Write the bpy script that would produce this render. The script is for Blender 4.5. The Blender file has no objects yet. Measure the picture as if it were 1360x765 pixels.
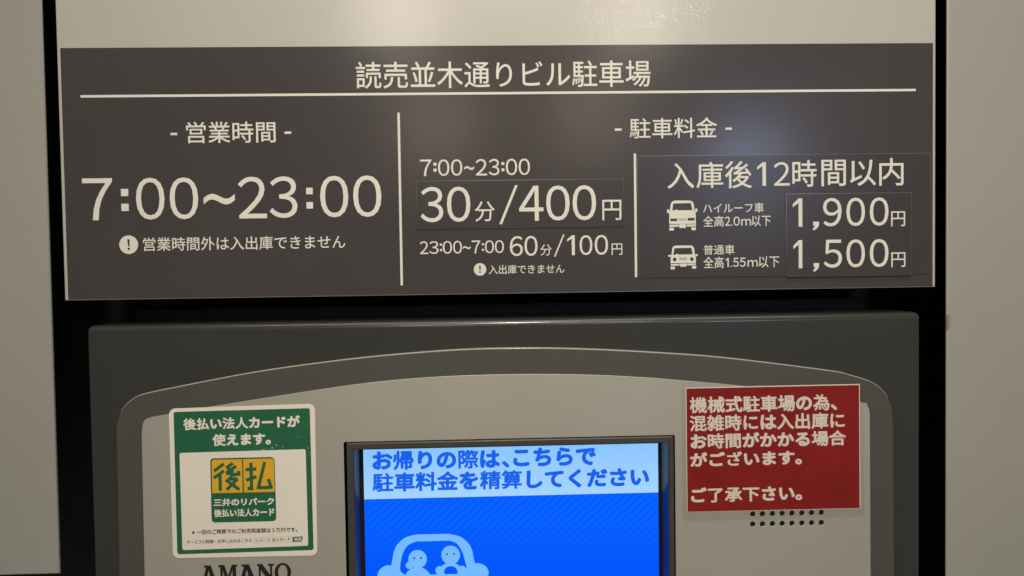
import bpy, math, random
from mathutils import Vector, Matrix
random.seed(4)
S = bpy.context.scene

# ------------------------------------------------------------------ camera
F_PX, CX, CY = 1000.0, 680.0, 382.5
CAM = Vector((-0.01246, -0.50506, 0.01804))
PITCH, YAW, ROLL = 0.02954, 0.030224, -0.014605
fwd = Vector((math.sin(YAW)*math.cos(PITCH), math.cos(YAW)*math.cos(PITCH), -math.sin(PITCH)))
rt0 = Vector((math.cos(YAW), -math.sin(YAW), 0)); up0 = rt0.cross(fwd)
rt = math.cos(ROLL)*rt0 + math.sin(ROLL)*up0
up = -math.sin(ROLL)*rt0 + math.cos(ROLL)*up0
cd = bpy.data.cameras.new('camera'); cam = bpy.data.objects.new('camera', cd)
S.collection.objects.link(cam)
M3 = Matrix((rt, up, -fwd)).transposed()
cam.matrix_world = Matrix.Translation(CAM) @ M3.to_4x4()
cd.sensor_width = 36; cd.lens = F_PX/1360*36; cd.clip_start = 0.01; cd.clip_end = 200
S.camera = cam

# ------------------------------------------------------------------ world, exposure
w = bpy.data.worlds.new('World'); S.world = w; w.use_nodes = True
bg = w.node_tree.nodes['Background']
bg.inputs['Color'].default_value = (1.0, 0.94, 0.84, 1); bg.inputs['Strength'].default_value = 0.20
S.view_settings.view_transform = 'Standard'; S.view_settings.look = 'None'
S.view_settings.exposure = 0; S.view_settings.gamma = 1

# ------------------------------------------------------------------ lamps (ceiling lamps of the lobby behind the camera, plus two unseen added lights)
def lamp(name, loc, target, watt, radius, col, cone=150, blend=1.0):
    l = bpy.data.lights.new(name, 'SPOT'); l.energy = watt; l.color = col
    l.shadow_soft_size = radius; l.spot_size = math.radians(cone); l.spot_blend = blend
    o = bpy.data.objects.new(name, l); S.collection.objects.link(o)
    o.location = loc
    o.rotation_euler = (Vector(target)-Vector(loc)).to_track_quat('-Z', 'Y').to_euler()
    return o
def mirror(px, py, dist):
    """the place of a lamp whose reflection in the sign's plane is seen at that point of the photograph"""
    d = rt*(px-CX)/F_PX - up*(py-CY)/F_PX + fwd
    p = CAM + d*(-CAM.y/d.y); r = Vector((d.x, -d.y, d.z))
    return p + r*(dist/abs(r.y))
WARM = (1.0, 0.915, 0.785)
lamp('downlight', mirror(527, 22, 2.0), (-.05, 0, 0.12), 9, 0.05, WARM, 46)
lamp('downlight', mirror(849, 23, 2.0), (0.10, 0, 0.12), 9, 0.05, WARM, 46)
lamp('ceiling_lamp', mirror(582, 165, 2.6), (0, 0, 0.1), 8, 0.16, (1.0, .87, .66), 60)
lamp('ceiling_lamp', mirror(785, 150, 2.6), (0, 0, 0.1), 8, 0.16, (1.0, .87, .66), 60)
lamp('cool_lamp', mirror(990, 215, 3.0), (0.34, 0, 0.1), 26, 0.15, (0.50, 0.64, 1.0), 60)
lamp('added_key_light', mirror(690, -300, 1.5), (0.06, 0, 0.10), 92, 0.07, WARM, 36)  # added light out of view, gives most of the diffuse light
al = bpy.data.lights.new('added_edge_light', 'AREA'); al.shape = 'RECTANGLE'; al.size = 1.5; al.size_y = .05  # added unseen strip light overhead, brightens the upper bevel edges
al.energy = 9; al.color = WARM
ao = bpy.data.objects.new('added_edge_light', al); S.collection.objects.link(ao)
ao.location = (0.08, -0.45, 1.2); ao.rotation_euler = (math.radians(18), 0, 0)

# ------------------------------------------------------------------ measuring and mesh helpers
def at(px, py, d=0.0):
    """point of the photograph on the vertical plane d metres in front of the sign -> (x, z)"""
    v = rt*(px-CX)/F_PX - up*(py-CY)/F_PX + fwd
    p = CAM + v*((-d-CAM.y)/v.y)
    return (p.x, p.z)
def zoomed(s, ox, oy):
    return lambda x, y: (ox+x/s, oy+y/s)
def link(name, me, mat, parent=None):
    o = bpy.data.objects.new(name, me); S.collection.objects.link(o)
    if mat: me.materials.clear(); me.materials.append(mat)
    if parent: o.parent = parent
    return o
def thing(name, label, cat, group=None):
    o = bpy.data.objects.new(name, None); S.collection.objects.link(o)
    o.empty_display_size = 0.02
    tag(o, label, cat, group); return o
def tag(o, label, cat=None, group=None):
    o['label'] = label
    if cat: o['category'] = cat
    if group: o['group'] = group
def curve_mesh(cu):
    o = bpy.data.objects.new('tmp', cu); S.collection.objects.link(o)
    dg = bpy.context.evaluated_depsgraph_get(); dg.update()
    me = bpy.data.meshes.new_from_object(o.evaluated_get(dg))
    bpy.data.objects.remove(o)
    return me
def place(me, d0):
    """curve plane -> wall plane: x stays, y becomes height, z becomes the distance out of the wall"""
    for v in me.vertices:
        x, y, z = v.co; v.co = (x, -(z+d0), y)
    for p in me.polygons:
        p.use_smooth = abs(p.normal.z) < 0.9999
    me.update()
    for p in me.polygons:
        p.use_smooth = abs(p.normal.y) < 0.9999
    return me
def plate_mesh(loops, d0, d1, bevel=0.0, res=3):
    """flat body between distances d0 and d1; further loops are holes"""
    cu = bpy.data.curves.new('tmp', 'CURVE'); cu.dimensions = '2D'; cu.fill_mode = 'BOTH'
    for lp in loops:
        sp = cu.splines.new('POLY'); sp.points.add(len(lp)-1); sp.use_cyclic_u = True
        for p, (x, z) in zip(sp.points, lp): p.co = (x, z, 0, 1)
    h = (d1-d0)/2
    cu.extrude = max(h-bevel, 0); cu.bevel_depth = bevel; cu.bevel_resolution = res
    cu.offset = -bevel
    me = curve_mesh(cu); bpy.data.curves.remove(cu)
    return place(me, d0+h)
def plate(name, loops, d0, d1, mat, parent=None, bevel=0.0, res=3):
    return link(name, plate_mesh(loops, d0, d1, bevel, res), mat, parent)
def rect(x0, z0, x1, z1, r=0.0, n=6):
    return rquad([(x0, z1), (x1, z1), (x1, z0), (x0, z0)], r, n)
def rquad(q, r=0.0, n=6):
    """four corners clockwise from top left -> loop with rounded corners (counter clockwise)"""
    q = [Vector(p) for p in q][::-1]
    if r <= 0: return [tuple(p) for p in q]
    out = []
    for i in range(4):
        p, a, b = q[i], q[i-1], q[(i+1) % 4]
        ua = (a-p).normalized(); ub = (b-p).normalized()
        for k in range(n+1):
            t = k/n*math.pi/2
            out.append(tuple(p + ua*r*(1-math.sin(t)) + ub*r*(1-math.cos(t))))
    return out
def box4(tl, tr, br, bl, d):
    """four points of the photograph -> upright rectangle (x0, z0, x1, z1) on the plane d"""
    a, b, c, e = at(*tl, d), at(*tr, d), at(*br, d), at(*bl, d)
    return ((a[0]+e[0])/2, (e[1]+c[1])/2, (b[0]+c[0])/2, (a[1]+b[1])/2)
def circle(x, z, r, n=24, ry=None):
    ry = r if ry is None else ry
    return [(x+r*math.cos(2*math.pi*k/n), z+ry*math.sin(2*math.pi*k/n)) for k in range(n)]
def spline(pts, n=8):
    """smooth open curve through the points"""
    P = [Vector(p) for p in pts]; P = [2*P[0]-P[1]] + P + [2*P[-1]-P[-2]]
    out = []
    for i in range(1, len(P)-2):
        for k in range(n):
            t = k/n; a, b, c, e = P[i-1:i+3]
            out.append(tuple(0.5*((2*b)+(c-a)*t+(2*a-5*b+4*c-e)*t*t+(3*b-a-3*c+e)*t**3)))
    out.append(tuple(P[-2])); return out
def join_meshes(ms):
    vs, fs, sm = [], [], []
    for m in ms:
        o = len(vs); vs += [tuple(v.co) for v in m.vertices]
        fs += [tuple(i+o for i in p.vertices) for p in m.polygons]; sm += [p.use_smooth for p in m.polygons]
    for m in ms: bpy.data.meshes.remove(m)
    me = bpy.data.meshes.new('mesh'); me.from_pydata(vs, [], fs)
    me.polygons.foreach_set('use_smooth', sm); me.update()
    return me
def stroke(pts, wd):
    """thick polyline as one loop"""
    P = [Vector(p) for p in pts]; L, R = [], []
    for i, p in enumerate(P):
        a = (P[i]-P[i-1]).normalized() if i else (P[1]-P[0]).normalized()
        b = (P[i+1]-P[i]).normalized() if i < len(P)-1 else a
        t = (a+b).normalized(); n = Vector((-t.y, t.x)); k = wd/2/max(0.4, n.dot(Vector((-a.y, a.x))))
        L.append(tuple(p+n*k)); R.append(tuple(p-n*k))
    return L + R[::-1]

# ---- lettering: the text is laid out once, then fitted to the box it fills in the photograph
FULL = {c: chr(ord(c)+0xFEE0) for c in '0123456789'}
def text_mesh(s):
    cu = bpy.data.curves.new('tmp', 'FONT'); cu.body = s; cu.size = 1; cu.resolution_u = 4
    me = curve_mesh(cu); bpy.data.curves.remove(cu)
    return me
KANA = set('おりのはこちらでをしてくださいがかるごまま す。、えードカリパク'.replace(' ', ''))
DENSE = set('際精算機駐雑混為')
def advance():
    a = text_mesh('国国'); b = text_mesh('国')
    r = max(v.co.x for v in a.vertices)-max(v.co.x for v in b.vertices)
    bpy.data.meshes.remove(a); bpy.data.meshes.remove(b); return r
ADV = advance()
ONE = [(.0, .80), (.62, 1.0), (1.0, 1.0), (1.0, .0), (.60, .0), (.60, .84), (.0, .685)]
def fitted(s, O, U, V, d0, th, bold=0.0):
    """glyphs of s mapped so that their box has corner O and edges U (along), V (up); bold thickens every stroke
    by that share of the type size (the outline repeated in a small ring, each a hair above the last)"""
    if s == FULL['1']:
        return plate_mesh([[(O[0]+a*U[0]+b*V[0], O[1]+a*U[1]+b*V[1]) for a, b in ONE][::-1]], d0, d0+th)
    if bold > .02:                                   # heavy faces: the kana are drawn thicker than the dense characters
        parts = []; w8 = []
        for i, c in enumerate(s):
            if c in ' 　': continue
            g = text_mesh(c); a = ADV*i
            for v in g.vertices: v.co.x += a
            b = bold*(1.5 if c in KANA else (.8 if c in DENSE else 1.0)); w8 += [b]*len(g.vertices); parts.append(g)
        me = join_meshes(parts)
    else:
        me = text_mesh(s); w8 = [max(bold, 0)]*len(me.vertices)
    xs = [v.co.x for v in me.vertices]; ys = [v.co.y for v in me.vertices]
    x0, x1, y0, y1 = min(xs)-bold, max(xs)+bold, min(ys)-bold, max(ys)+bold
    rings = [(0, 0)] if bold <= 0 else [(math.cos(k*math.pi/4), math.sin(k*math.pi/4)) for k in range(8)] + [(0, 0)]
    vs, fs = [], []
    cnt = {}
    for p in me.polygons:
        for e in p.edge_keys: cnt[e] = cnt.get(e, 0)+1
    rim = []
    for p in me.polygons:
        ids = list(p.vertices)
        for i in range(len(ids)):
            a, b = ids[i], ids[(i+1) % len(ids)]
            if cnt[(min(a, b), max(a, b))] == 1: rim.append((a, b))
    n = len(me.vertices)
    for q, (bx, by) in enumerate(rings):
        o = len(vs)
        for k in (0, 1):
            for v, q8 in zip(me.vertices, w8):
                a = (v.co.x+bx*q8-x0)/(x1-x0); b = (v.co.y+by*q8-y0)/(y1-y0)
                vs.append((O[0]+a*U[0]+b*V[0], -(d0+k*(th+q*2e-6)), O[1]+a*U[1]+b*V[1]))
        fs += [tuple(i+n+o for i in p.vertices) for p in me.polygons]
        fs += [(a+o, b+o, b+n+o, a+n+o) for a, b in rim]
    bpy.data.meshes.remove(me)
    m = bpy.data.meshes.new('mesh'); m.from_pydata(vs, [], fs); m.update()
    return m
def line_box(s, x0, x1, yt, yb, d, th, bold=0.0):
    """upright line; box given in the photograph at the middle of the line"""
    cx, cy = (x0+x1)/2, (yt+yb)/2
    a = at(x0, cy, d)[0]; b = at(x1, cy, d)[0]; t = at(cx, yt, d)[1]; e = at(cx, yb, d)[1]
    return fitted(s, (a, e), (b-a, 0), (0, t-e), d, th, bold)
def line_quad(s, tl, tr, bl, d, th, bold=0.0):
    a, b, c = Vector(at(*tl, d)), Vector(at(*tr, d)), Vector(at(*bl, d))
    return fitted(s, c, b-a, a-c, d, th, bold)

# ------------------------------------------------------------------ materials
def principled(name, col, rough=0.5, metal=0.0, spec=0.5, coat=0.0, coat_rough=0.1):
    m = bpy.data.materials.new(name); m.use_nodes = True
    b = m.node_tree.nodes['Principled BSDF']
    b.inputs['Base Color'].default_value = (*col, 1); b.inputs['Roughness'].default_value = rough
    b.inputs['Metallic'].default_value = metal; b.inputs['Specular IOR Level'].default_value = spec
    b.inputs['Coat Weight'].default_value = coat; b.inputs['Coat Roughness'].default_value = coat_rough
    return m
def N(m, t, **kw):
    n = m.node_tree.nodes.new(t)
    for k, v in kw.items():
        if k in n.inputs: n.inputs[k].default_value = v
        else: setattr(n, k, v)
    return n
def L(m, a, b): m.node_tree.links.new(a, b)
def noise(m, scale, detail=3.0, rough=0.5):
    tc = N(m, 'ShaderNodeTexCoord'); n = N(m, 'ShaderNodeTexNoise', Scale=scale, Detail=detail, Roughness=rough)
    L(m, tc.outputs['Object'], n.inputs['Vector']); return n
def bump(m, scale, dist, detail=2.0, strength=1.0, coat=False):
    n = noise(m, scale, detail); b = N(m, 'ShaderNodeBump', Strength=strength, Distance=dist)
    L(m, n.outputs['Fac'], b.inputs['Height'])
    L(m, b.outputs['Normal'], m.node_tree.nodes['Principled BSDF'].inputs['Coat Normal' if coat else 'Normal'])
def mottle(m, col, amount, scale, detail=4.0, speck=None, speck_scale=300, speck_size=0.06, keep=0.75):
    """slight uneven tone of the paint itself and, if asked, a sprinkle of small chips or dust"""
    n = noise(m, scale, detail, 0.6); r = N(m, 'ShaderNodeMapRange')
    for k, v in (('From Min', .3), ('From Max', .7), ('To Min', 1-amount), ('To Max', 1+amount)): r.inputs[k].default_value = v
    L(m, n.outputs['Fac'], r.inputs['Value'])
    x = N(m, 'ShaderNodeMix', data_type='RGBA', blend_type='MULTIPLY'); x.inputs[0].default_value = 1
    x.inputs[6].default_value = (*col, 1); L(m, r.outputs[0], x.inputs[7])
    out = x.outputs[2]
    if speck:
        tc = N(m, 'ShaderNodeTexCoord'); v = N(m, 'ShaderNodeTexVoronoi', Scale=speck_scale)
        L(m, tc.outputs['Object'], v.inputs['Vector'])
        lt = N(m, 'ShaderNodeMath', operation='LESS_THAN'); lt.inputs[1].default_value = speck_size
        L(m, v.outputs['Distance'], lt.inputs[0])
        sp = N(m, 'ShaderNodeSeparateColor'); L(m, v.outputs['Color'], sp.inputs[0])
        gt = N(m, 'ShaderNodeMath', operation='GREATER_THAN'); gt.inputs[1].default_value = keep
        L(m, sp.outputs[0], gt.inputs[0])
        mu = N(m, 'ShaderNodeMath', operation='MULTIPLY'); L(m, lt.outputs[0], mu.inputs[0]); L(m, gt.outputs[0], mu.inputs[1])
        y = N(m, 'ShaderNodeMix', data_type='RGBA'); y.inputs[7].default_value = (*speck, 1)
        L(m, mu.outputs[0], y.inputs[0]); L(m, out, y.inputs[6]); out = y.outputs[2]
    L(m, out, m.node_tree.nodes['Principled BSDF'].inputs['Base Color'])
def emission(name, col, strength=1.0):
    m = bpy.data.materials.new(name); m.use_nodes = True; nt = m.node_tree
    nt.nodes.remove(nt.nodes['Principled BSDF'])
    e = nt.nodes.new('ShaderNodeEmission'); e.inputs[0].default_value = (*col, 1); e.inputs[1].default_value = strength
    nt.links.new(e.outputs[0], nt.nodes['Material Output'].inputs[0]); return m
def srgb(r, g, b):
    f = lambda c: (c/255/12.92) if c <= 10 else ((c/255+.055)/1.055)**2.4
    return (f(r), f(g), f(b))

PANEL = principled('painted_metal', (.425, .408, .36), 0.36, spec=.62, coat=.5, coat_rough=.14); mottle(PANEL, (.425, .408, .36), .02, 9); bump(PANEL, 520, .00013, 1.0, coat=True)
WALLP = principled('wall_paint', (.305, .295, .262), 0.5, spec=.4); mottle(WALLP, (.305, .295, .262), .03, 7, speck=(.25, .23, .2), speck_scale=60, speck_size=.02, keep=.8); bump(WALLP, 500, .00008, 1.0)
BLACK = principled('black_steel', (.006, .006, .008), 0.6, spec=.25); mottle(BLACK, (.006, .006, .008), .4, 25)
FACE = principled('dark_vinyl', (.056, .049, .0495), 0.2, spec=.24); mottle(FACE, (.056, .049, .0495), .05, 14, speck=(.12, .11, .1), speck_scale=70, speck_size=.018, keep=.85); bump(FACE, 60, .00012, 1.0, .3)
PATCH = principled('overlay_vinyl', (.050, .0445, .0455), 0.24, spec=.24); mottle(PATCH, (.050, .0445, .0455), .05, 20); bump(PATCH, 50, .00015, 1.0, .3)
INK = principled('cream_lettering', (.675, .65, .565), 0.5); mottle(INK, (.675, .65, .565), .03, 40)
HOUSE = principled('dark_olive_paint', (.032, .032, .028), 0.3, spec=.25, coat=.4, coat_rough=.14); mottle(HOUSE, (.032, .032, .028), .06, 12)
BAND = principled('lit_olive_paint', (.062, .061, .050), 0.42, spec=.4, coat=.3, coat_rough=.14); mottle(BAND, (.062, .061, .050), .04, 12)  # housing paint made lighter: light on the band's slope put into the colour
SILVER = principled('silver_paint', (.44, .415, .35), 0.42, metal=.45); mottle(SILVER, (.44, .415, .35), .04, 10, speck=(.62, .6, .52), speck_scale=190, speck_size=.085, keep=.84); bump(SILVER, 1200, .00003, 1.0)
BEZEL = principled('bezel_plastic', (.042, .040, .034), 0.4); mottle(BEZEL, (.042, .040, .034), .05, 30)
GLOSS = principled('black_gloss', (.012, .013, .016), 0.25)
GREEN = principled('sticker_green', (.012, .11, .048), 0.38); mottle(GREEN, (.012, .11, .048), .12, 30, speck=(.45, .5, .42), speck_scale=330, speck_size=.10, keep=.985)
WHITE = principled('sticker_white', (.72, .665, .57), 0.42); mottle(WHITE, (.72, .665, .57), .02, 25)
YELLOW = principled('sticker_yellow', (.66, .36, .015), 0.42); mottle(YELLOW, (.66, .36, .015), .03, 30)
PRINT = principled('dark_print', (.07, .06, .05), 0.6); mottle(PRINT, (.07, .06, .05), .15, 60)
RED = principled('red_paper', (.20, .011, .008), 0.6, spec=.15); mottle(RED, (.24, .013, .012), .12, 50)
REDINK = principled('notice_white', (.72, .66, .57), 0.5); mottle(REDINK, (.72, .66, .57), .03, 40)
LOGO = principled('black_logo', (.008, .007, .007), 0.4); mottle(LOGO, (.008, .007, .007), .2, 60)
RUST = principled('rusty_chip', (.24, .17, .14), 0.8); mottle(RUST, (.24, .17, .14), .3, 400)
FILM = bpy.data.materials.new('clear_film'); FILM.use_nodes = True
def build_film(m):
    nt = m.node_tree; nt.nodes.remove(nt.nodes['Principled BSDF'])
    t = nt.nodes.new('ShaderNodeBsdfTransparent'); t.inputs[0].default_value = (.995, .995, .99, 1)
    g = nt.nodes.new('ShaderNodeBsdfGlossy'); g.inputs['Roughness'].default_value = .22
    fr = nt.nodes.new('ShaderNodeFresnel'); fr.inputs[0].default_value = 1.13
    x = nt.nodes.new('ShaderNodeMixShader'); nt.links.new(fr.outputs[0], x.inputs[0])
    nt.links.new(t.outputs[0], x.inputs[1]); nt.links.new(g.outputs[0], x.inputs[2])
    n = noise(m, 70, 2); b = N(m, 'ShaderNodeBump', Strength=.4, Distance=.0006)
    L(m, n.outputs['Fac'], b.inputs['Height']); L(m, b.outputs[0], g.inputs['Normal'])
    nt.links.new(x.outputs[0], nt.nodes['Material Output'].inputs[0])
build_film(FILM)

# ------------------------------------------------------------------ setting: the dark niche behind everything
def solid(x0, x1, y0, y1, z0, z1):
    v = [(x, y, z) for x in (x0, x1) for y in (y0, y1) for z in (z0, z1)]
    f = [(0, 1, 3, 2), (4, 6, 7, 5), (0, 4, 5, 1), (2, 3, 7, 6), (0, 2, 6, 4), (1, 5, 7, 3)]
    me = bpy.data.meshes.new('mesh'); me.from_pydata(v, [], f); me.update(); return me
o = link('back_wall', solid(-1.15, 1.15, 0.16, 0.18, -0.8, 0.75), BLACK); o['kind'] = 'structure'

# ------------------------------------------------------------------ wall panels left and right
lx0, lz0 = at(79.5, 762); lx1, _ = at(55, 0)
lx = (at(55, 0)[0] + at(67.5, 380)[0] + at(79.5, 760)[0])/3
rx = (at(1257.5, 0)[0] + at(1257.5, 380)[0] + at(1257.5, 760)[0])/3
p = plate('wall_panel', [rect(lx-0.8, lz0, lx, 0.7)], -0.0022, 0, WALLP, None, .0010)
tag(p, 'grey painted metal wall panel on the far left, its lower edge just showing', 'wall panel')
p = thing('wall_panel', 'grey painted metal wall panel on the right with a rusty chip on its edge', 'wall panel')
plate('panel', [rect(rx, -0.75, rx+0.8, 0.7)], -0.0022, 0, WALLP, p, .0010)
cx_, cz_ = at(1259.5, 428, 0.0002)
plate('rusty_chip', [[(cx_-.0010, cz_-.005), (cx_+.0008, cz_-.004), (cx_+.0012, cz_+.001), (cx_+.0006, cz_+.0055), (cx_-.0010, cz_+.005)]], -.0001, .0003, RUST, p)

# ------------------------------------------------------------------ the parking sign
sign = thing('parking_sign', 'dark grey parking sign with cream hours and prices on a pale metal panel', 'sign')
sx0 = (at(73.6, 0)[0]+at(85.6, 399)[0])/2; sx1 = at(1242.7, 200)[0]
sz0 = (at(85.6, 399.4)[1]+at(1242.7, 381)[1])/2
plate('panel', [rect(sx0, sz0, sx1, 0.7)], -0.0022, 0, PANEL, sign, .0008)
link('mounting_box', solid(sx0+.006, sx1-.006, 0.0023, 0.10, sz0+.006, 0.69), BLACK, sign)
fb = box4((80.5, 64), (1239, 57.3), (1238, 379.8), (90.8, 398), 0)
D1 = .0004; TH = .00012
face = plate('sign_face', [rect(*fb)], 0, D1, FACE, sign, .0001, 1)
def dig(items, d, bold=.012):
    """numbers set digit by digit: (char, x0, x1) share the height of the row, (char, x0, x1, y0, y1) has its own"""
    ms = []; zt = []; zb = []
    row = [i for i in items if i[0] in FULL]
    for c, x0, x1, y0, y1 in row:
        zt.append(at((x0+x1)/2, y0, d)[1]); zb.append(at((x0+x1)/2, y1, d)[1])
    t, b = sum(zt)/len(zt), sum(zb)/len(zb)
    for c, x0, x1, y0, y1 in items:
        a = at(x0, (y0+y1)/2, d)[0]; e = at(x1, (y0+y1)/2, d)[0]
        if c in FULL: ms.append(fitted(FULL[c], (a, b), (e-a, 0), (0, t-b), d, TH, bold))
        elif c == ':':
            for (ya, yb) in ((y0, y0+(x1-x0)), (y1-(x1-x0), y1)):
                za, zc = at((x0+x1)/2, ya, d)[1], at((x0+x1)/2, yb, d)[1]
                ms.append(plate_mesh([rect(a, zc, e, za)], d, d+TH))
        elif c == '/':
            z1 = at((x0+x1)/2, y0, d)[1]; z0 = at((x0+x1)/2, y1, d)[1]; q = (z1-z0)*.072
            ms.append(plate_mesh([[(a, z0), (a+q, z0), (e, z1), (e-q, z1)]], d, d+TH))
        elif c == ',':
            z1 = at((x0+x1)/2, y0, d)[1]; z0 = at((x0+x1)/2, y1, d)[1]; h = z1-z0; l = e-a
            ms.append(plate_mesh([[(a+l*.1, z1), (e, z1), (e, z1-h*.35), (e-l*.2, z1-h*.7), (a+l*.25, z0), (a, z0+h*.1), (a+l*.4, z1-h*.45), (a+l*.1, z1-h*.45)]], d, d+TH))
        else:
            z1 = at((x0+x1)/2, y0, d)[1]; z0 = at((x0+x1)/2, y1, d)[1]
            ms.append(fitted(c, (a, z0), (e-a, 0), (0, z1-z0), d, TH, bold))
    return ms
def numrow(spec, yl, yr, d, bold=.012):
    """spec: (char, x0, x1[, top, bottom as share of the row height]); yl / yr: (top, bottom) of the row at its two ends"""
    xa, xb = spec[0][1], spec[-1][2]; out = []
    for s in spec:
        c, x0, x1 = s[:3]; t = ((x0+x1)/2-xa)/(xb-xa)
        yt = yl[0]+(yr[0]-yl[0])*t; yb = yl[1]+(yr[1]-yl[1])*t; h = yb-yt
        a, b = (s[3], s[4]) if len(s) > 3 else (0, 1)
        out.append((c, x0, x1, yt+a*h, yt+b*h))
    return dig(out, d, bold)
def hbar(x0, x1, y, th, d):
    a, z = at(x0, y, d); b = at(x1, y, d)[0]; h = th/2*.00051
    return plate_mesh([rect(a, z-h, b, z+h)], d, d+TH)
def letters(ms, mat, parent, name='lettering'):
    return link(name, join_meshes(ms), mat, parent)
def bar2(p0, p1, th, d):
    a, b = at(*p0, d), at(*p1, d)
    if abs(a[0]-b[0]) > abs(a[1]-b[1]):
        z = (a[1]+b[1])/2; return plate_mesh([rect(a[0], z-th/2, b[0], z+th/2)], d, d+TH)
    x = (a[0]+b[0])/2; return plate_mesh([rect(x-th/2, b[1], x+th/2, a[1])], d, d+TH)
def warn(px, py, r, d):
    """round disc with an exclamation mark left open in it"""
    x, z = at(px, py, d); r *= .00051
    bar = [(x-.13*r, z+.58*r), (x+.13*r, z+.58*r), (x+.09*r, z-.18*r), (x-.09*r, z-.18*r)]
    return plate_mesh([circle(x, z, r, 32), bar[::-1], circle(x, z-.44*r, .14*r, 12)[::-1]], d, d+TH)

B = .006
letters([line_box('読売並木通りビル駐車場', 472.5, 864, 81, 116.5, D1, TH, B)], INK, face)
for a, b in (((107, 128), (1216, 119.6)), ((529.3, 149.6), (533.7, 379)), ((843.3, 204), (844.6, 368))):
    letters([bar2(a, b, .0016, D1)], INK, face, 'rule')
letters([hbar(226.6, 235.3, 178, 3, D1), line_box('営業時間', 247.3, 366, 161.5, 189.8, D1, TH, B), hbar(378, 387, 176.3, 3, D1)], INK, face)
letters(numrow([('7', 109.7, 149.6), (':', 161, 170.7, .26, .79), ('0', 180.7, 218.6), ('0', 225.4, 263.3), ('~', 270.4, 312, .40, .66),
        ('2', 316.3, 354.2), ('3', 357.8, 394.9), (':', 406.9, 415.6, .28, .78), ('0', 425.2, 462.7), ('0', 469, 506.6)],
        (237, 292.5), (232.8, 288.2), D1, .003), INK, face)
letters([warn(171, 325, 12, D1)], INK, face, 'warning_mark')
letters([line_box('営業時間外は入出庫できません', 190, 458.6, 313.8, 331.8, D1, TH, B)], INK, face)
letters([hbar(816.5, 825.5, 172.2, 3, D1), line_box('駐車料金', 836.2, 952.4, 156.3, 183.6, D1, TH, B), hbar(963.5, 972, 171, 3, D1)], INK, face)
letters(numrow([('7', 557.9, 573), (':', 575.7, 579.8, .2, .75), ('0', 581.7, 596.8), ('0', 599, 614), ('~', 616.6, 629.8, .42, .66),
        ('2', 631.7, 646.8), ('3', 649, 663.2), (':', 666, 669.8, .2, .75), ('0', 671.8, 686.9), ('0', 688.8, 703.9)],
        (212, 233.6), (210.6, 232.7), D1, .003), INK, face)
letters(numrow([('2', 557.6, 568.8), ('3', 570.2, 582.3), (':', 584.2, 587.2, .2, .8), ('0', 588, 600.4), ('0', 601.8, 613.6),
        ('~', 614.7, 625.1, .42, .66), ('7', 626.5, 638), (':', 640, 642.7, .2, .8), ('0', 644, 656.1), ('0', 657.2, 669.3)],
        (320.3, 337.2), (319.2, 336.4), D1, .003), INK, face)
letters(numrow([('6', 677, 694.3), ('0', 696.5, 714), ('分', 717.6, 732.7, .44, 1.0), ('/', 735.4, 750, -.05, 1.06),
        ('1', 753.3, 763.4), ('0', 769.7, 786.7), ('0', 789.8, 807.6), ('円', 812.3, 826.5, .43, 1.0)],
        (313.5, 339.8), (311.9, 338.5), D1, .003), INK, face)
letters([warn(637.5, 357.8, 8.2, D1)], INK, face, 'warning_mark')
letters([line_box('入出庫できません', 649, 749.4, 351.4, 363.5, D1, TH, B)], INK, face)

# later price stickers laid over the sign face
D2 = D1+.0007
EDGE = principled('cut_vinyl_edge', (.13, .12, .11), .4)
def cut_edge(o):
    o.data.materials.append(EDGE)
    for p in o.data.polygons:
        if abs(p.normal.y) < .98: p.material_index = 1
pb = box4((553, 241), (828.7, 236.3), (829.5, 300), (553.5, 305), D2)
patch = plate('overlay_sticker', [rect(*pb)], D1, D2, PATCH, sign, .0003, 1)
cut_edge(patch)
tag(patch, 'thin dark overlay sticker with the half hour price')
letters(numrow([('3', 558.4, 588.6), ('0', 593.5, 624.8), ('分', 630.6, 657.2, .43, 1.0), ('/', 662.7, 688, -.02, 1.08),
        ('4', 689.3, 721.7), ('0', 725.3, 756.6), ('0', 760.4, 791.7), ('円', 799.9, 825.2, .42, 1.0)],
        (248.2, 295), (245.6, 292.3), D2, .004), INK, patch)
pb = box4((846.6, 208.5), (1236, 201.5), (1236, 361.5), (847.6, 370.6), D2)
patch = plate('overlay_sticker', [rect(*pb)], D1, D2, PATCH, sign, .0003, 1)
cut_edge(patch)
tag(patch, 'wide dark overlay sticker with the twelve hour price list')
def word(c): return [line_box(c[0], c[1], c[2], c[3], c[4], D2, TH, B)]
ms = []
for c in (('入', 886.3, 921.7, 216.6, 250.5), ('庫', 924.8, 960.6, 215.2, 249.8), ('後', 962.8, 998.5, 213.8, 250), ('時', 1052.3, 1084.5, 212.6, 248.2),
          ('間', 1090.8, 1123.4, 212.2, 247.2), ('以', 1128.8, 1163.5, 212.2, 246.8), ('内', 1167.6, 1199.9, 210, 246.6)): ms += word(c)
ms += numrow([('1', 1005.5, 1017.2), ('2', 1027.6, 1048.8)], (215.6, 246.8), (215.2, 246.6), D2, .0)
letters(ms, INK, patch)
letters(word(('ハイルーフ車', 933.7, 1014.3, 269.6, 282.9)) + word(('全高', 933.7, 961.2, 286.6, 301.3)) + word(('以下', 998.5, 1023.8, 286.2, 300.4))
        + numrow([('2', 962.8, 969.7), ('．', 971, 973, .86, 1.0), ('0', 974.2, 982.4), ('ｍ', 984.3, 997.5, .27, 1.0)], (287.8, 300), (287.3, 299.5), D2, .01), INK, patch)
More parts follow.
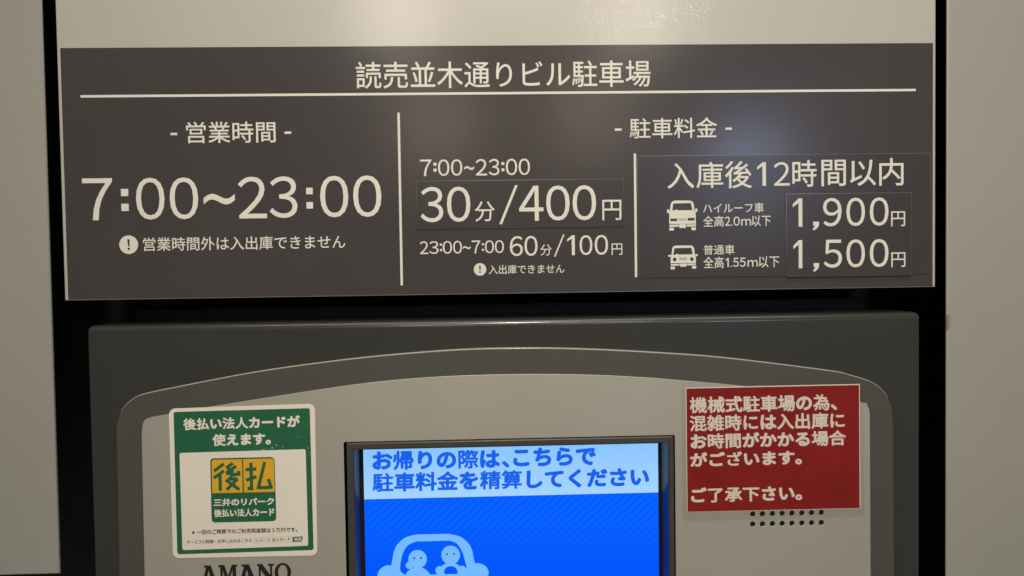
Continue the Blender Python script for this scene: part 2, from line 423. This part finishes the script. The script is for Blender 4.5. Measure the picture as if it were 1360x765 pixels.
letters(word(('普通車', 934.3, 975.4, 325.2, 338.2)) + word(('全高', 934.3, 961.2, 341, 356.3)) + word(('以下', 1007.7, 1034.9, 340.2, 355.2))
        + numrow([('1', 963.6, 967.8), ('．', 970.4, 972.4, .86, 1.0), ('5', 973.8, 981.1), ('5', 982.7, 990.3), ('ｍ', 992.8, 1006.4, .27, 1.0)], (342.6, 354.6), (342, 354), D2, .01), INK, patch)
# the two vehicle pictograms
def pict(loops, Z, d, parent, name):
    ms = [plate_mesh([[at(*Z(*p), d) for p in lp] for lp in g], d, d+TH) for g in loops]
    return letters(ms, INK, parent, name)
def arcp(x, y, r, n=18, ry=None): return circle(x, y, r, n, ry)
Zc = zoomed(14.167, 880, 258)
pict([[ [(140, 310), (150, 190), (175, 140), (225, 118), (520, 118), (565, 140), (585, 185), (600, 310), (622, 345), (626, 555), (124, 560), (122, 345)],
        [(182, 306), (200, 175), (530, 165), (562, 300), (290, 302), (255, 286), (222, 303)],
        [(145, 458), (275, 455), (272, 505), (150, 508)], [(468, 447), (600, 443), (597, 495), (472, 497)],
        [(300, 460), (445, 458), (445, 467), (300, 469)], [(300, 486), (445, 484), (445, 493), (300, 495)] ],
      [[(84, 285), (128, 285), (128, 352), (84, 352)]], [[(612, 270), (654, 270), (654, 332), (612, 332)]],
      [[(130, 572), (303, 570), (303, 612), (130, 614)]], [[(452, 568), (625, 566), (625, 606), (452, 608)]],
      [[(312, 562), (440, 560), (438, 634), (314, 636)]],
      [[(125, 628), (212, 627), (210, 684), (128, 685)]], [[(540, 620), (627, 619), (624, 676), (544, 677)]]], Zc, D2, patch, 'van_pictogram')
Zc = zoomed(15.3, 880, 315)
pict([[ [(180, 372), (195, 235), (212, 190), (260, 170), (575, 168), (620, 185), (640, 228), (655, 355), (672, 385), (676, 524), (160, 530), (165, 400)],
        [(215, 360), (240, 225), (585, 215), (610, 348), (335, 354), (292, 336), (250, 358)],
        arcp(244, 454, 38), arcp(594, 446, 38),
        [(340, 420), (492, 416), (492, 428), (340, 432)], [(340, 448), (492, 444), (492, 456), (340, 460)] ],
      [[(108, 378), (125, 358), (180, 362), (176, 398), (130, 402)]], [[(655, 352), (710, 344), (722, 362), (705, 384), (660, 388)]],
      [[(165, 545), (340, 541), (342, 578), (168, 582)]], [[(502, 537), (672, 533), (672, 570), (500, 574)]],
      [[(352, 538), (488, 534), (486, 598), (356, 602)]],
      [[(160, 598), (250, 596), (246, 655), (166, 657)]], [[(592, 586), (684, 582), (680, 638), (602, 642)]]], Zc, D2, patch, 'car_pictogram')
D3 = D2+.0007
pb = box4((1043.7, 258.4), (1211, 254.3), (1211, 365), (1045, 368.7), D3)
patch = plate('overlay_sticker', [rect(*pb)], D2, D3, PATCH, sign, .0003, 1)
cut_edge(patch)
tag(patch, 'small dark overlay sticker with the two daily maximum prices')
letters(numrow([('1', 1052.9, 1065.5), (',', 1079, 1087.7, .83, 1.14), ('9', 1093, 1117.7), ('0', 1124, 1148.7), ('0', 1155, 1180), ('円', 1183.5, 1202, .50, 1.02)],
        (263.8, 301), (261.4, 299.7), D3, .004), INK, patch)
letters(numrow([('1', 1053.5, 1065.5), (',', 1079.8, 1087.7, .83, 1.14), ('5', 1094, 1118.3), ('0', 1124, 1148.7), ('0', 1155, 1180), ('円', 1183.7, 1202.4, .48, 1.0)],
        (319.2, 356), (316.8, 354.6), D3, .004), INK, patch)

# ------------------------------------------------------------------ the payment machine
mach = thing('payment_machine', 'dark grey parking payment machine with silver front and lit blue screen', 'payment machine')
H0, HB, HS = .004, .008, .0088          # front planes of housing, arched band, silver front
hx0 = (at(114, 434, H0)[0]+at(122.8, 765, H0)[0])/2; hx1 = (at(1223, 413.5, H0)[0]+at(1224.7, 765, H0)[0])/2
hz1 = (at(114, 434, H0)[1]+at(1223, 413.5, H0)[1])/2
ZB = -0.55
sw = box4((455.5, 588), (896, 577), (898, 765), (461, 765), HS)   # cut for the screen
scr_bottom = sw[3]-.20
cut = rect(sw[0], scr_bottom, sw[2], sw[3], .001, 3)
def grown(e): return rect(sw[0]-e, scr_bottom-e, sw[2]+e, sw[3]+e)
plate('housing', [rect(hx0, ZB, hx1, hz1, .0042), grown(.004)], -.09, H0, HOUSE, mach, .0042, 6)
link('rear_cover', solid(hx0+.008, hx1-.012, 0.05, 0.13, ZB+.02, hz1+.0075), BLACK, mach)
band = [at(*p, HB) for p in ((158, 765), (154.3, 590), (154.2, 577), (155, 562), (162, 543), (174, 531), (190.7, 523), (243, 512), (329, 495.5), (405.5, 484), (500, 472.7),
        (612, 463.9), (707, 461.8), (784, 463.4), (861, 467.2), (960, 474.5), (1100, 491.7), (1130, 498), (1155, 505.8), (1173, 518), (1183, 536), (1186.5, 556), (1187, 575), (1187.1, 590), (1188, 765))]
RIM = principled('edge_highlight', (.36, .345, .29), .35); bl = [band[0]] + spline(band[1:-1]) + [band[-1]]; bx0, bx1 = bl[0][0], bl[-1][0]
plate('arched_band', [[(bx1, ZB+.06), *bl[::-1], (bx0, ZB+.06)][::-1], grown(.003)], H0, HB, BAND, mach, .0008, 2)
bnd = bpy.data.objects['arched_band']; bnd.data.materials.append(RIM)
for p in bnd.data.polygons:
    if abs(p.normal.y) < .97 and p.normal.z > .3: p.material_index = 1  # upward bevel faces painted paler, a highlight put into the colour
sil = [at(*p, HS) for p in ((192, 765), (188.3, 590), (188.2, 575), (190.5, 561), (198, 555), (224, 550), (296, 537.5), (440, 515), (516.5, 505.5), (593, 499.7), (688.6, 497),
        (784, 497.8), (860.6, 501.6), (914, 506), (980, 512), (1060, 522), (1144, 534.5), (1151.6, 538), (1155, 547), (1155.3, 560), (1155.4, 575), (1156.5, 765))]
sl = [sil[0]] + spline(sil[1:-1]) + [sil[-1]]
Zr = zoomed(3.325, 890, 490)
holes = [circle(*at(*Zr(x, y0-(x-365)*.023), HS), .0018, 14) for y0 in (641, 685.5) for x in (365, 408, 452, 495, 538, 582, 625, 668)]
plate('front_plate', [[(sl[-1][0], ZB+.09), *sl[::-1], (sl[0][0], ZB+.09)][::-1], cut[::-1]] + [h[::-1] for h in holes], HB, HS, SILVER, mach, .00015, 1)
# dark gauze behind the loudspeaker holes
hc = at(*Zr(516, 662), HS)
link('speaker_gauze', plate_mesh([rect(hc[0]-.03, hc[1]-.008, hc[0]+.03, hc[1]+.008)], HB+.0001, HB+.0002), BLACK, mach)

# screen: bezel ring with a deep inner wall, and the display at its bottom
HZ = HS+.0012
bo = box4((459, 589), (894.6, 579), (896.6, 765), (464, 765), HZ)
bi = box4((469.3, 598), (887.5, 588.5), (889, 765), (473.5, 765), HZ)
bez = plate('screen_bezel', [rect(bo[0], scr_bottom+.002, bo[2], bo[3], .001, 3), rect(bi[0], scr_bottom+.008, bi[2], bi[3]+.0002)[::-1]], HZ-.026, HZ, BEZEL, mach, .0009, 3)
DS = HZ-.023
glass = link('screen', plate_mesh([rect(bi[0]-.002, scr_bottom+.006, bi[2]+.002, bi[3]+.003)], DS-.002, DS), GLOSS, mach)
Zs = zoomed(2.894, 440, 560)
sb = box4((481.7, 597), (873, 589), (876, 765), (486.5, 765), DS)
HDR_Z = (at(483.2, 662.8, DS)[1]+at(873.6, 654.3, DS)[1])/2
sx_0, sx_1 = sb[0], sb[2]
BLUE = emission('screen_blue', srgb(0, 88, 255)); HDR = emission('screen_header', srgb(150, 204, 255))
def screen_mats():
    m = BLUE; e = m.node_tree.nodes['Emission']
    tc = N(m, 'ShaderNodeTexCoord'); mp = N(m, 'ShaderNodeMapping'); mp.inputs['Rotation'].default_value = (0, math.radians(-50), 0)
    L(m, tc.outputs['Object'], mp.inputs[0])
    wv = N(m, 'ShaderNodeTexWave', Scale=80.0); wv.bands_direction = 'X'; L(m, mp.outputs[0], wv.inputs[0])
    r = N(m, 'ShaderNodeMix', data_type='RGBA'); r.inputs[6].default_value = (*srgb(4, 92, 255), 1); r.inputs[7].default_value = (*srgb(13, 99, 255), 1)
    L(m, wv.outputs['Fac'], r.inputs[0])
    sp = N(m, 'ShaderNodeSeparateXYZ'); L(m, tc.outputs['Object'], sp.inputs[0])
    g = N(m, 'ShaderNodeMapRange'); L(m, sp.outputs['Z'], g.inputs['Value'])
    for k, v in (('From Min', HDR_Z-.062), ('From Max', HDR_Z-.018), ('To Min', 0.0), ('To Max', 1.0)): g.inputs[k].default_value = v
    r2 = N(m, 'ShaderNodeMix', data_type='RGBA'); r2.inputs[6].default_value = (*srgb(2, 84, 250), 1)
    L(m, g.outputs[0], r2.inputs[0]); L(m, r.outputs[2], r2.inputs[7]); L(m, r2.outputs[2], e.inputs[0])
    m = HDR; e = m.node_tree.nodes['Emission']
    tc = N(m, 'ShaderNodeTexCoord'); sp = N(m, 'ShaderNodeSeparateXYZ'); L(m, tc.outputs['Object'], sp.inputs[0])
    g = N(m, 'ShaderNodeMapRange'); L(m, sp.outputs['Z'], g.inputs['Value'])
    for k, v in (('From Min', HDR_Z), ('From Max', HDR_Z+.034), ('To Min', 0.0), ('To Max', 1.0)): g.inputs[k].default_value = v
    r2 = N(m, 'ShaderNodeMix', data_type='RGBA'); r2.inputs[6].default_value = (*srgb(166, 213, 255), 1); r2.inputs[7].default_value = (*srgb(140, 198, 255), 1)
    L(m, g.outputs[0], r2.inputs[0]); L(m, r2.outputs[2], e.inputs[0])
screen_mats()
SCT = emission('screen_lettering', srgb(26, 98, 236)); SCI = emission('screen_pictogram', srgb(118, 186, 255)); SCE = emission('screen_eyes', srgb(30, 70, 170))
E1 = DS+.0001
plate('screen_background', [rect(sx_0, scr_bottom+.014, sx_1, HDR_Z)], DS, E1, BLUE, glass)
plate('screen_header', [rect(sx_0, HDR_Z, sx_1, sb[3])], DS, E1, HDR, glass)
Zt5, Zt6 = zoomed(5.44, 450, 570), zoomed(5.913, 680, 570)
letters([line_quad('お帰りの際は', Zt5(243, 158), (663.5, 596.2), Zt5(245, 299), E1, .00005, .034),
         line_quad('、', (667, 612.5), (676.2, 612.3), (667, 621), E1, .00005, .034),
         line_quad('こちらで', (682, 595.4), (791, 593.4), (682, 619.5), E1, .00005, .034),
         line_quad('駐車料金を精算してください', Zt5(242, 316), (862, 620), Zt5(242, 456), E1, .00005, .034)], SCT, glass, 'screen_lettering')
Zp = zoomed(7.556, 490, 690)
def sp_shape(loops, k=0): return plate_mesh([[at(*Zp(*p), E1) for p in lp] for lp in loops], E1, E1+.00005+k*.00003)
ms = [sp_shape([spline([(222, 475), (235, 400), (252, 318), (290, 245), (370, 178), (480, 150)]) + spline([(800, 143), (905, 168), (985, 225), (1032, 300), (1050, 380), (1068, 470)]) + [(1068, 760), (222, 760)],
                spline([(312, 500), (318, 430), (342, 335), (390, 260), (470, 220)]) + spline([(810, 211), (880, 240), (935, 320), (960, 400), (985, 495)]) + [(960, 545), (370, 556), (330, 535)]]),
      sp_shape([circle(205, 570, 120, 40, 112)], 1), sp_shape([circle(1085, 535, 116, 40, 98)], 2), sp_shape([rect(120, 560, 1180, 720, 40)], 3),
      sp_shape([circle(488, 398, 93, 40)], 1), sp_shape([circle(405, 460, 36, 24)], 2), sp_shape([circle(490, 590, 128, 40, 112)], 4),
      sp_shape([circle(820, 356, 94, 40)], 1), sp_shape([circle(820, 530, 118, 40, 98), circle(822, 525, 68, 30, 58)[::-1]], 2),
      sp_shape([circle(710, 510, 43, 24)], 4), sp_shape([circle(935, 510, 46, 24)], 4)]
letters(ms, SCI, glass, 'screen_pictogram')
ms = [plate_mesh([[at(*Zp(*p), E1) for p in circle(x, y, 10, 12)]], E1+.0002, E1+.00025) for x, y in ((453, 386), (524, 385), (783, 345), (853, 342))]
letters(ms, SCE, glass, 'pictogram_eyes')

# maker's lettering: bold slab serif capitals, drawn as outlines in a unit box per letter
def slab(c):
    if c == 'A': return [[[(0, 0), (.42, 0), (.42, .1), (.33, .1), (.36, .24), (.62, .24), (.67, .1), (.58, .1), (.58, 0), (1.05, 0), (1.05, .1), (.95, .1), (.62, 1), (.2, 1), (.2, .9), (.34, .9), (.1, .1), (0, .1)], [(.39, .36), (.58, .36), (.48, .72)]]]
    if c == 'M': return [[[(0, 0), (.3, 0), (.3, .1), (.22, .1), (.22, .74), (.44, 0), (.54, 0), (.78, .74), (.78, .1), (.68, .1), (.68, 0), (1.05, 0), (1.05, .1), (.97, .1), (.97, .9), (1.05, .9), (1.05, 1), (.74, 1), (.53, .36), (.32, 1), (0, 1), (0, .9), (.1, .9), (.1, .1), (0, .1)]]]
    if c == 'N': return [[[(0, 0), (.32, 0), (.32, .1), (.22, .1), (.22, .68), (.74, 0), (.92, 0), (.92, .9), (1.02, .9), (1.02, 1), (.68, 1), (.68, .9), (.8, .9), (.8, .36), (.32, 1), (0, 1), (0, .9), (.1, .9), (.1, .1), (0, .1)]]]
    if c == 'O': return [[circle(.5, .5, .5, 36, .53), circle(.5, .5, .29, 30, .43)[::-1]]]
Za = zoomed(9.067, 250, 730); ms = []; DL = HS
for c, x0, x1, y in (('A', 150, 345, 192), ('M', 365, 580, 186), ('A', 600, 815, 180), ('N', 828, 1025, 174), ('O', 1038, 1236, 168)):
    a = Vector(at(*Za(x0, y), DL)); b = Vector(at(*Za(x1, y), DL)); hgt = .0118; wd = b.x-a.x
    for g in slab(c):
        ms.append(plate_mesh([[(a.x+u*wd, a.y-hgt+v*hgt) for u, v in lp] for lp in g], DL, DL+.0003))
letters(ms, LOGO, mach, 'maker_lettering')

# ------------------------------------------------------------------ green card sticker
st = thing('card_sticker', 'green and white square sticker with a yellow emblem on the silver machine front', 'sticker')
K0 = HS; K1 = HS+.0003; K2 = K1+.00012; K3 = K2+.0001; K4 = K3+.0001
Zg = zoomed(3.123, 200, 520); Zl = zoomed(6.958, 265, 595); Zh = zoomed(6.326, 215, 530); Zf = zoomed(6.8, 230, 690)
def quad(pts, Z, d): return [at(*(Z(*p) if Z else p), d) for p in pts]
plate('sticker_backing', [rquad(quad(((75, 71), (681, 51), (692, 680), (93, 692)), Zg, K1), .0042)], K0, K1, WHITE, st, .00005, 1)
gr = plate('green_field', [rquad(quad(((95, 85), (660, 69), (676, 657), (111, 675)), Zg, K2), .0013)], K1, K2, GREEN, st)
wf = plate('white_field', [rquad(quad(((120, 255), (643, 239), (654, 640), (132, 658)), Zg, K3), .0013)], K2, K3, WHITE, st)
letters([line_quad('後払い法人カードが', Zh(178, 163), Zh(1157, 137), Zh(182, 263), K2, .00008, .032),
         line_quad('使えます。', Zh(422, 295), Zh(912, 282), Zh(425, 396), K2, .00008, .032)], WHITE, gr)
SCUFF = principled('scuff', (.50, .50, .45), .6)
ms = []
for x, y, r in ((850, 424, 8), (868, 420, 5), (928, 410, 9), (964, 388, 7), (1016, 404, 6), (1098, 300, 4), (1128, 322, 5), (1150, 318, 4), (1228, 411, 7), (1240, 470, 4), (1246, 452, 5), (905, 418, 4)):
    lp = [(x+r*random.uniform(.5, 1.2)*math.cos(k*1.257), y+r*random.uniform(.3, .8)*math.sin(k*1.257)) for k in range(5)]
    ms.append(plate_mesh([quad(lp, Zh, K2)[::-1]], K2, K2+.00003))
letters(ms, SCUFF, gr, 'scuff_marks')
em = plate('emblem', [rquad(quad(((98, 96), (692, 83), (710, 675), (112, 689)), Zl, K4), .0024)], K3, K4, GREEN, st)
K5 = K4+.0001
ms = [plate_mesh([quad(((112, 128), (126, 110), (392, 104), (398, 412), (118, 418)), Zl, K5)[::-1]], K4, K5),
      plate_mesh([quad(((403, 103), (672, 97), (686, 112), (694, 405), (412, 411)), Zl, K5)[::-1]], K4, K5)]
letters(ms, YELLOW, em, 'emblem_field')
ms = []
for i, s in enumerate((((224, 146), (134, 214)), ((226, 210), (132, 278)), ((190, 240), (192, 395)),
          ((308, 140), (246, 184)), ((338, 166), (250, 228)), ((252, 176), (312, 222)), ((246, 240), (290, 226), (332, 256)), ((280, 250), (366, 240)), ((362, 212), (364, 256)),
          ((302, 262), (244, 312)), ((288, 288), (352, 284)), ((352, 284), (252, 386)), ((264, 308), (368, 384)),
          ((474, 136), (482, 374), (444, 374)), ((426, 200), (524, 192)), ((430, 298), (526, 264)), ((602, 130), (544, 366), (664, 364)), ((636, 286), (666, 374)))):
    ms.append(plate_mesh([quad(stroke(s, 30), Zl, K5)], K5, K5+.00006+(i % 5)*.00001))
letters(ms, GREEN, em, 'emblem_lettering')
letters([line_quad('三井のリパーク', Zl(128, 470), Zl(687, 457), Zl(130, 540), K4, .00008, .028),
         line_quad('後払い法人カード', Zl(134, 567), Zl(690, 554), Zl(136, 640), K4, .00008, .03)], WHITE, em)
letters([line_quad('※一回のご精算でのご利用限度額は３万円です。', Zf(168, 94), Zf(1120, 69), Zf(170, 137), K3, .00005, .022),
         line_quad('サービスの詳細・お申し込みはこちら', Zf(122, 188), Zf(708, 168), Zf(124, 223), K3, .00005, .014),
         line_quad('リパーク 法人カード', Zf(745, 177), Zf(1060, 161), Zf(747, 206), K3, .00005, .016)], PRINT, wf)
BOXL = principled('box_outline', (.55, .50, .42), .5)
plate('search_box', [quad(((730, 162), (1078, 150), (1080, 202), (734, 214)), Zf, K3)[::-1], quad(((734, 166), (1074, 154), (1076, 198), (738, 210)), Zf, K3)], K3, K3+.00004, BOXL, wf)
sbn = plate('search_button', [quad(((1078, 158), (1168, 152), (1170, 197), (1080, 203)), Zf, K3)[::-1]], K3, K3+.00008, GREEN, wf)
letters([line_quad('検索', Zf(1092, 164), Zf(1156, 160), Zf(1093, 195), K3+.00008, .00004, .01)], WHITE, wf, 'button_lettering')
hand = [(1158, 180), (1166, 178), (1172, 200), (1190, 200), (1196, 210), (1192, 232), (1170, 236), (1156, 212), (1164, 208)]
plate('hand_cursor', [quad(hand, Zf, K3)[::-1]], K3+.0001, K3+.00016, WHITE, wf)

# ------------------------------------------------------------------ red laminated notice
nt_ = thing('notice_sheet', 'red laminated notice with bold white writing over the speaker holes', 'notice')
R0 = HS+.0001; R1 = R0+.00025; R2 = R1+.0001
plate('paper', [quad(((68, 82), (838, 66), (841, 616), (74, 633)), Zr, R1)[::-1]], R0, R1, REDINK, nt_)
rp = plate('red_print', [quad(((72, 87), (834, 71), (837, 614), (77, 631)), Zr, R1)[::-1]], R1, R1+.00006, RED, nt_)
R1 += .00006
letters([line_quad(s, Zr(*a), Zr(*b), Zr(*c), R1, .00006, .029) for s, a, b, c in (
    ('機械式駐車場の為、', (85, 124), (735, 110), (87, 197)), ('混雑時には入出庫に', (85, 205), (770, 190), (87, 277)),
    ('お時間がかかる場合', (90, 287), (776, 270), (92, 355)), ('がございます。', (88, 369), (580, 357), (90, 433)),
    ('ご了承下さい。', (92, 525), (581, 513), (94, 592)))], REDINK, rp)
plate('laminate', [rquad(quad(((52, 62), (846, 44), (856, 640), (58, 658)), Zr, R2), .002)], R1+.0002, R1+.0005, FILM, nt_, .0001, 1)
